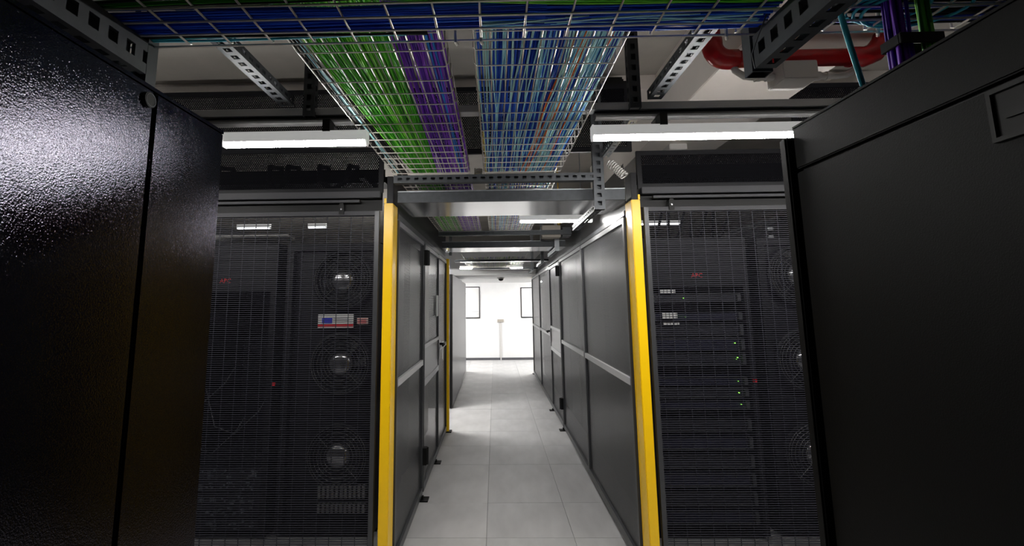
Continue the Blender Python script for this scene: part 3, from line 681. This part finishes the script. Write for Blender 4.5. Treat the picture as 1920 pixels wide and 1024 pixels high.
# cables on top of right rack
for i in range(4):
    x = 1.12 + i * 0.165
    pts = [(x, 3.32, 2.446), (x, 3.416, 2.535), (x + .01, 3.47, 2.47), (x + .02, 3.56, 2.22), (x + .04, 3.64, 2.08), (x + .08, 3.68, 2.062), (x + .115, 3.64, 2.09), (x + .13, 3.54, 2.25), (x + .135, 3.47, 2.45), (x + .135, 3.416, 2.535), (x + .135, 3.32, 2.446)]
    tag(build(MB().tube(pts, 0.010, 6), 'hanging_cable', CK[0], smooth=True), 'black cable looping onto right server rack, %s' % ['nearest the yellow post', 'second from the yellow post', 'third from the yellow post', 'farthest from the yellow post'][i], 'cable', 'cables over the right rack')
for (y, lb) in ((3.60, 'short bracket under bright strut, nearer the mesh door'), (4.45, 'short bracket under bright strut, deeper in right cage')): strut('strut_bracket', lb, 'z', 2.05, 2.155, 2.05, 2.09, y, y + .04, 'galv', slots=(), group='strut brackets')
strut('steel_strut', 'bright slotted strut behind top of right mesh door', 'y', 3.45, 4.6, 2.05, 2.09, 2.155, 2.195, 'galv')

# ================================================================ pipes by the ceiling beam
t = thing('red_pipe', 'red sprinkler pipe looping under the pale ceiling beam', 'pipe', (1.43, 2.18, 2.69))
PY_, PZ = 2.18, 2.738
build(MB().tube([(1.10, PY_, PZ), (1.76, PY_, PZ)], 0.040, 18), 'straight_run', 'red', t, smooth=True)
def arc(c, a0, a1, R, n=8): return [(c[0] + R * math.cos(a), PY_, c[1] + R * math.sin(a)) for a in [a0 + (a1 - a0) * i / n for i in range(n + 1)]]
e = arc((1.13, PZ + 0.07), -math.pi / 2, -math.pi, 0.07); build(MB().tube([(1.17, PY_, PZ)] + e + [(1.06, PY_, PZ + 0.1)], 0.047, 18), 'elbow', 'red', t, smooth=True)
build(MB().tube([(1.06, PY_, PZ + 0.09), (1.06, PY_, 3.30)], 0.040, 18), 'riser', 'red', t, smooth=True)
build(MB().tube([(1.70, PY_, PZ), (1.77, PY_, PZ), (1.82, PY_, PZ + 0.02), (1.86, PY_ - .01, PZ + 0.07), (1.89, PY_ - .02, PZ + 0.15)], 0.047, 18), 'elbow', 'red', t, smooth=True)
build(MB().tube([(1.885, PY_ - .02, PZ + 0.13), (1.95, PY_ - .02, 3.30)], 0.040, 18), 'riser', 'red', t, smooth=True)
t = thing('conduit', 'white plastic conduit bending up below the red pipe', 'conduit', (1.45, 2.18, 2.62))
CZ = 2.645
build(MB().tube([(1.14, PY_, CZ + .10), (1.16, PY_, CZ + .035), (1.20, PY_, CZ + .006), (1.25, PY_, CZ), (1.63, PY_, CZ), (1.68, PY_, CZ + .006), (1.72, PY_, CZ + .03), (1.735, PY_, CZ + .08)], 0.016, 14), 'tube', 'white', t, smooth=True)
for x in (1.25, 1.30, 1.53, 1.58): build(MB().tube([(x, PY_, CZ), (x + 0.022, PY_, CZ)], 0.021, 14), 'coupling', 'white', t, smooth=False)
tag(build(MB().box(1.335, 1.495, 2.10, 2.235, 2.60, 2.688), 'junction_box', 'white', bevel=0.004), 'white junction box on the conduit below red pipe', 'junction box')
tag(build(MB().box(1.42, 1.56, 3.75, 3.95, 2.80, 2.85), 'junction_box', 'white', bevel=0.004), 'white junction box under the beam past the lighting track', 'junction box')
tag(build(MB().box(0.52, 0.72, 5.151, 5.30, 2.29, 2.42), 'junction_box', 'beige', bevel=0.004), 'beige junction box over the aisle before second beam', 'junction box')
tag(build(MB().box(0.74, 0.83, 5.151, 5.30, 2.30, 2.40), 'junction_box', 'frame', bevel=0.004), 'grey junction box touching right fence above the aisle', 'junction box')
tag(build(MB().lathe_y((0.67, 4.9, 2.40), [(0.001, -.02), (0.018, -.015), (0.022, 0.01), (0.001, 0.02)], 14).tube([(0.67, 4.9, 2.41), (0.67, 4.9, 3.30)], 0.008, 8), 'brass_sprinkler', 'brass', smooth=True), 'small brass sprinkler head beside the short batten', 'sprinkler')
tag(build(MB().box(0.80, 0.98, 3.30, 3.46, 3.03, 3.22), 'ceiling_speaker', 'rubber', bevel=0.03), 'black box under ceiling right of the blue cable tray', 'speaker')
tag(build(MB().box(-2.1, -1.64, 2.10, 2.24, 2.93, 3.30), 'ceiling_duct', 'white', bevel=0.006), 'pale duct dropping from the ceiling above left cabinet', 'duct')
# flexible hose
def coil(c0, c1, R, turns, r):
    n = turns * 12; c0, c1 = Vector(c0), Vector(c1); ax = (c1 - c0).normalized(); a = ax.cross(Vector((0, 0.3, 1))).normalized(); b = ax.cross(a); p = []
    for i in range(n + 1):
        q = 2 * math.pi * i / 12; p.append(tuple(c0 + (c1 - c0) * (i / n) + a * (R * math.cos(q)) + b * (R * math.sin(q))))
    return MB().tube(p, r, 5)
tag(build(coil((-0.093, 2.9, 2.345), (-0.093, 2.9, 2.425), 0.022, 8, 0.0042), 'coiled_hose', 'white', smooth=True), 'short white ribbed hose between green and blue trays', 'hose')
tag(build(coil((0.72, 2.9, 2.45), (0.80, 2.86, 2.35), 0.024, 9, 0.0042), 'coiled_hose', 'white', smooth=True), 'short white ribbed hose beside the right batten', 'hose')

# ================================================================ wire cable trays
WR = 0.0026
def tray_y(x0, y0, y1, z, n, label, far=False, side=0.06, right_out=False):
    """tray running along y, n cells of 50 mm, cross wires every 100 mm"""
    x1 = x0 + n * 0.05
    t = thing('cable_tray', label, 'cable tray', ((x0 + x1) / 2, (y0 + y1) / 2, z), 'wire cable trays')
    if far:
        m = MB()
        for k in range(n + 1): m.box(x0 + k * .05 - WR, x0 + k * .05 + WR, y0, y1, z, z + 2 * WR)
        y = y0
        while y < y1: m.box(x0, x1, y - WR, y + WR, z - 2 * WR, z); y += 0.1
        for xx in (x0, x1): m.box(xx - WR, xx + WR, y0, y1, z + side, z + side + 2 * WR)
        tag(build(m, 'wire_grid', 'wire', t), kind='stuff'); return t
    lw = None
    for k in range(n + 1):
        x = x0 + k * 0.05
        if lw is None: lw = build(MB().tube([(x, y0, z), (x, y1, z)], WR, 6), 'long_wire', 'wire', t)
        else: share(lw, t, (x, (y0 + y1) / 2, z - WR))
    for xx in (x0 - 0.004, x1 + 0.004): share(lw, t, (xx, (y0 + y1) / 2, z + side - WR))
    cw = None; y = y0 + 0.012
    while y < y1:
        if cw is None:
            cy0 = y
            cw = build(MB().tube([(x0 - .004, y, z + side), (x0 - .004, y, z + .004), (x0 + .004, y, z - 2 * WR), (x1 - .004, y, z - 2 * WR), (x1 + .004, y, z + .004), (x1 + .004, y, z + side)], WR, 6), 'cross_wire', 'wire', t)
            base = WORLD[cw.name]
        else: share(cw, t, (base[0], base[1] + y - cy0, base[2]))
        y += 0.1
    return t
TZ = 2.37
tray_y(-0.598, 1.26, 2.79, TZ, 9, 'wire tray of green and purple cables over the aisle mouth')
tray_y(-0.052, 1.26, 2.79, TZ, 9, 'wire tray of blue cables over the aisle mouth')
tray_y(-0.598, 2.92, 5.58, TZ, 9, 'second length of green and purple tray beyond first beam', far=True)
tray_y(-0.052, 2.92, 5.58, TZ, 9, 'second length of blue tray beyond first beam', far=True)
tray_y(-0.50, 7.20, 9.9, 2.262, 20, 'wide far tray over the end of the aisle', far=True)
# cross tray over the near gap
t = thing('cable_tray', 'wire tray crossing overhead along the top of the picture', 'cable tray', (0.1, 0.85, 2.22), 'wire cable trays')
CX0, CX1, CZ2, CYE = -1.124, 1.476, 2.22, 1.062
lw = None
for k in range(9):
    y = CYE - k * 0.05
    if lw is None: lw = build(MB().tube([(CX0, y, CZ2 - 0.004), (CX1, y, CZ2 - 0.004)], WR * 1.15, 6), 'long_wire', 'wire', t); lwb = WORLD[lw.name]
    else: share(lw, t, (lwb[0], y, lwb[2]))
for dz in (0.06,): share(lw, t, (lwb[0], CYE + .004, lwb[2] + dz)); share(lw, t, (lwb[0], CYE - .404, lwb[2] + dz))
cw = None
for k in range(26):
    x = CX0 + 0.1 * k + (1.1 - 1.1)
    if cw is None:
        cw = build(MB().tube([(x, CYE + .004, CZ2 + .06), (x, CYE + .004, CZ2 + .004), (x, CYE - .004, CZ2), (x, CYE - .396, CZ2), (x, CYE - .404, CZ2 + .004), (x, CYE - .404, CZ2 + .06)], WR, 6), 'cross_wire', 'wire', t); cwb = WORLD[cw.name]
    else: share(cw, t, (x, cwb[1], cwb[2]))
for i, x in enumerate((-0.085, -0.025, 0.55, 0.9)):
    build(MB().tube([(x, CYE - .012, CZ2 + .05), (x, CYE - .002, CZ2 - .010), (x + .004, CYE + .004, CZ2 - .012)], 0.004, 6), 'tray_clip', 'wire', t)

# ---------------------------------------------------------------- cables
def bundle(label, group=None, name='cable_bundle', loc=(0, 0, 0)):
    return thing(name, label, 'cables', loc, group)
def cable(parent, m, p0, p1, r=0.003, n=9, wob=0.004, zw=0.003, sides=5):
    """a gently wandering cable from p0 to p1"""
    p0, p1 = Vector(p0), Vector(p1); d = (p1 - p0); perp = Vector((d.y, -d.x, 0)).normalized()
    ph = random.uniform(0, 6.3); fr = random.uniform(0.6, 1.8); ph2 = random.uniform(0, 6.3)
    pts = []
    for i in range(n + 1):
        u = i / n
        pts.append(p0 + d * u + perp * (wob * math.sin(ph + fr * 6.28 * u)) + Vector((0, 0, zw * math.sin(ph2 + 5 * u))))
    return build(MB().tube(pts, r, sides, caps=False), 'cable', m, parent, smooth=True)
ZC = TZ + WR + 0.004
def run(label, mats, n, xa, xb, ya, yb, z0=ZC, layers=2, r=0.0031, wob=0.004, group='cable bundles in the trays', weights=None):
    """n cables from x range xa (at ya) to x range xb (at yb)"""
    t = bundle(label, group, loc=((xa[0] + xa[1]) / 2, ya, z0))
    for i in range(n):
        u = (i + random.uniform(-0.35, 0.35)) / max(n - 1, 1); u = min(max(u, 0), 1)
        v = min(max(u + random.gauss(0, 0.035), 0), 1); L = i % layers
        cable(t, random.choices(mats, weights)[0], (xa[0] + u * (xa[1] - xa[0]), ya, z0 + L * 0.0058), (xb[0] + v * (xb[1] - xb[0]), yb, z0 + L * 0.0058), r, wob=wob)
    return t
YA, YB = 1.10, 2.80
run('dense green cables in the left overhead tray', CG, 84, (-0.575, -0.285), (-0.475, -0.335), YA, YB, weights=[4, 3, 2, 2])
run('purple cables beside the green ones in left tray', CP, 46, (-0.285, -0.142), (-0.330, -0.146), YA, YB)
run('narrow sky blue strand among the purple cables', CS, 4, (-0.192, -0.176), (-0.196, -0.178), YA, YB, z0=ZC - .001, layers=1)
run('royal blue cables filling the right overhead tray', CB, 150, (0.0, 0.388), (-0.025, 0.36), YA, YB, z0=ZC + .003, layers=3, weights=[4, 3, 2])
run('pale blue cables spread through the right overhead tray', CL, 24, (0.0, 0.25), (-0.02, 0.22), YA, YB, z0=ZC - .001, layers=1, wob=0.010)
run('pale blue cables crowded along right edge of right tray', CL, 26, (0.27, 0.392), (0.20, 0.35), YA, YB, z0=ZC - .001, layers=1, wob=0.006)
run('blue cables along the left edge of right tray', CB + CL, 7, (-0.048, -0.022), (-0.040, -0.025), YA, YB, layers=1)
run('orange cables crossing the blue tray', CO, 3, (0.255, 0.30), (0.165, 0.20), YA, YB, z0=ZC - .003, layers=1, wob=0.006)
run('single salmon orange cable near right edge of blue tray', CO, 1, (0.365, 0.37), (0.28, 0.285), YA, YB, z0=ZC - .003, layers=1, wob=0.006)
run('yellow cables at left edge of the blue tray', CY, 2, (-0.046, -0.040), (-0.042, -0.036), 2.1, YB, z0=ZC - .002, layers=1)
run('pale cyan cables along the left edge of green tray', CL, 3, (-0.580, -0.572), (-0.572, -0.555), YA, YB, z0=ZC, layers=1, wob=0.002)
run('black cables under the left edge of green tray', CK, 6, (-0.595, -0.582), (-0.59, -0.50), YA, YB, z0=ZC, layers=1)
# second lengths
run('green cables in the tray beyond first beam', CG, 34, (-0.50, -0.335), (-0.56, -0.35), 2.95, 5.55, layers=1, r=0.0045)
run('purple cables in the tray beyond first beam', CP, 24, (-0.33, -0.15), (-0.33, -0.15), 2.95, 5.55, layers=1, r=0.0045)
run('blue cables in the tray beyond first beam', CB + CL, 40, (-0.03, 0.37), (-0.03, 0.37), 2.95, 5.55, layers=1, r=0.0045)
run('mixed dark cables in the far tray', CB + CG + CK, 36, (-0.45, 0.45), (-0.45, 0.45), 7.25, 9.8, z0=2.274, layers=1, r=0.006)
# cross tray cables
def runx(label, mats, n, ya, yb, xa, xb, z0, layers=2, r=0.0031, wob=0.004, group='cable bundles in the cross tray', weights=None):
    t = bundle(label, group, loc=(xa, (ya[0] + ya[1]) / 2, z0))
    for i in range(n):
        u = min(max((i + random.uniform(-.3, .3)) / max(n - 1, 1), 0), 1); v = min(max(u + random.gauss(0, .05), 0), 1); L = i % layers
        cable(t, random.choices(mats, weights)[0], (xa, ya[0] + u * (ya[1] - ya[0]), z0 + L * 0.0058), (xb, yb[0] + v * (yb[1] - yb[0]), z0 + L * 0.0058), r, wob=wob)
    return t
ZX = CZ2 + WR + 0.0055
runx('deep blue cables in left half of the cross tray', CB, 34, (0.945, 1.025), (0.945, 1.03), -1.10, 0.12, ZX, layers=2, weights=[3, 4, 1])
runx('blue cables in right half of the cross tray', CB, 40, (0.955, 1.045), (0.95, 1.05), 0.08, 0.62, ZX, layers=2, weights=[3, 4, 1])
runx('green cables sweeping over to the right of cross tray', CG, 30, (0.86, 0.915), (0.88, 0.965), -0.25, 0.62, ZX - .001, layers=2)
runx('dark olive cables along the near edge of cross tray', CG[3:] + CK, 12, (0.84, 0.945), (0.84, 0.90), -1.10, -0.10, ZX, layers=1)
runx('cyan cables along the far edge of cross tray', CC, 2, (1.048, 1.055), (1.046, 1.054), -1.0, -0.20, ZX, layers=1, wob=0.001)
runx('black cables next to the cyan ones in cross tray', CK, 4, (1.030, 1.045), (1.030, 1.045), -1.1, -0.15, ZX, layers=1, wob=0.001)
runx('white and pale blue cables among blue ones of cross tray', CL, 6, (1.0, 1.02), (0.985, 1.02), -0.02, 0.60, ZX - .002, layers=1, wob=0.008, r=0.0026)
runx('dark teal and blue cables at right end of cross tray', CB[1:2] + CC + CK, 30, (0.86, 1.05), (0.84, 1.05), 0.66, 1.45, ZX, layers=2, weights=[3, 1, 2])
for i in range(3):
    cx, cy_, R = 0.86 + i * 0.03, 0.98, 0.055 + 0.008 * i
    tag(build(MB().tube([(cx + R * 1.5 * math.cos(a), cy_ + R * math.sin(a), ZX - .004 - .002 * i) for a in [2 * math.pi * k / 24 for k in range(25)]], 0.0035, 6, caps=False), 'cable_coil', CC[0], smooth=True), ['innermost teal cable coil at right end of cross tray', 'middle teal cable coil at right end of cross tray', 'outermost teal cable coil at right end of cross tray'][i], 'cable', 'teal coils')
# connecting drops from depth trays down to the cross tray
run('green and purple cables dropping towards the cross tray', CG[:2] + CP[:1], 3, (-0.20, -0.12), (-0.2, -0.15), 0.98, 1.12, z0=TZ - .03, layers=1)
# vertical bundle at the right cabinet
def drop(label, mats, n, x0, y0, dx, dy, zt, zb, r=0.0036):
    t = bundle(label, 'cables dropping into right cabinet', loc=(x0, y0, zb))
    for i in range(n):
        u = random.uniform(0, 1); v = random.uniform(0, 1)
        cable(t, random.choice(mats), (x0 + u * dx, y0 + v * dy, zt), (x0 + u * dx + random.uniform(-.004, .004), y0 + v * dy, zb), r, n=6, wob=0.002, zw=0.0)
    return t
drop('purple cable drop into top of right cabinet', CP, 26, 0.83, 0.93, 0.030, 0.03, 2.42, 1.99)
drop('green cable drop beside the purple one at right cabinet', CG, 8, 0.880, 0.92, 0.022, 0.03, 2.42, 1.99)
st = MB()
st.box(0.822, 0.910, 0.916, 0.922, 2.108, 2.130); st.box(0.822, 0.828, 0.922, 0.968, 2.108, 2.130); st.box(0.904, 0.910, 0.922, 0.968, 2.108, 2.130); st.box(0.828, 0.904, 0.962, 0.968, 2.108, 2.130)
tag(build(st, 'hook_strap', 'rubber', bevel=0.001), 'black strap round the purple and green cable drop', 'strap')
t = thing('teal_cable', 'thin teal cable slanting down to right cabinet with black clips', 'cable', (0.76, 0.9, 2.0))
build(MB().tube([(0.64, 0.86, 2.33), (0.69, 0.90, 2.20), (0.735, 0.935, 2.11), (0.765, 0.95, 2.02)], 0.0055, 8), 'cable', CC[0], t, smooth=True)
for p in ((0.690, 0.90, 2.20), (0.765, 0.95, 2.02)): build(MB().box(p[0] - .012, p[0] + .012, p[1] - .012, p[1] + .012, p[2] - .012, p[2] + .012), 'clip', 'rubber', t, bevel=0.004)
t = tag(build(MB().tube([(0.60, 0.98, 2.215), (0.605, 1.03, 2.19), (0.60, 1.05, 2.16), (0.61, 1.06, 2.13)], 0.0015, 5), 'loose_wire', 'galv_dark', smooth=True), 'loose twisted wire end hanging below the cross tray', 'wire')
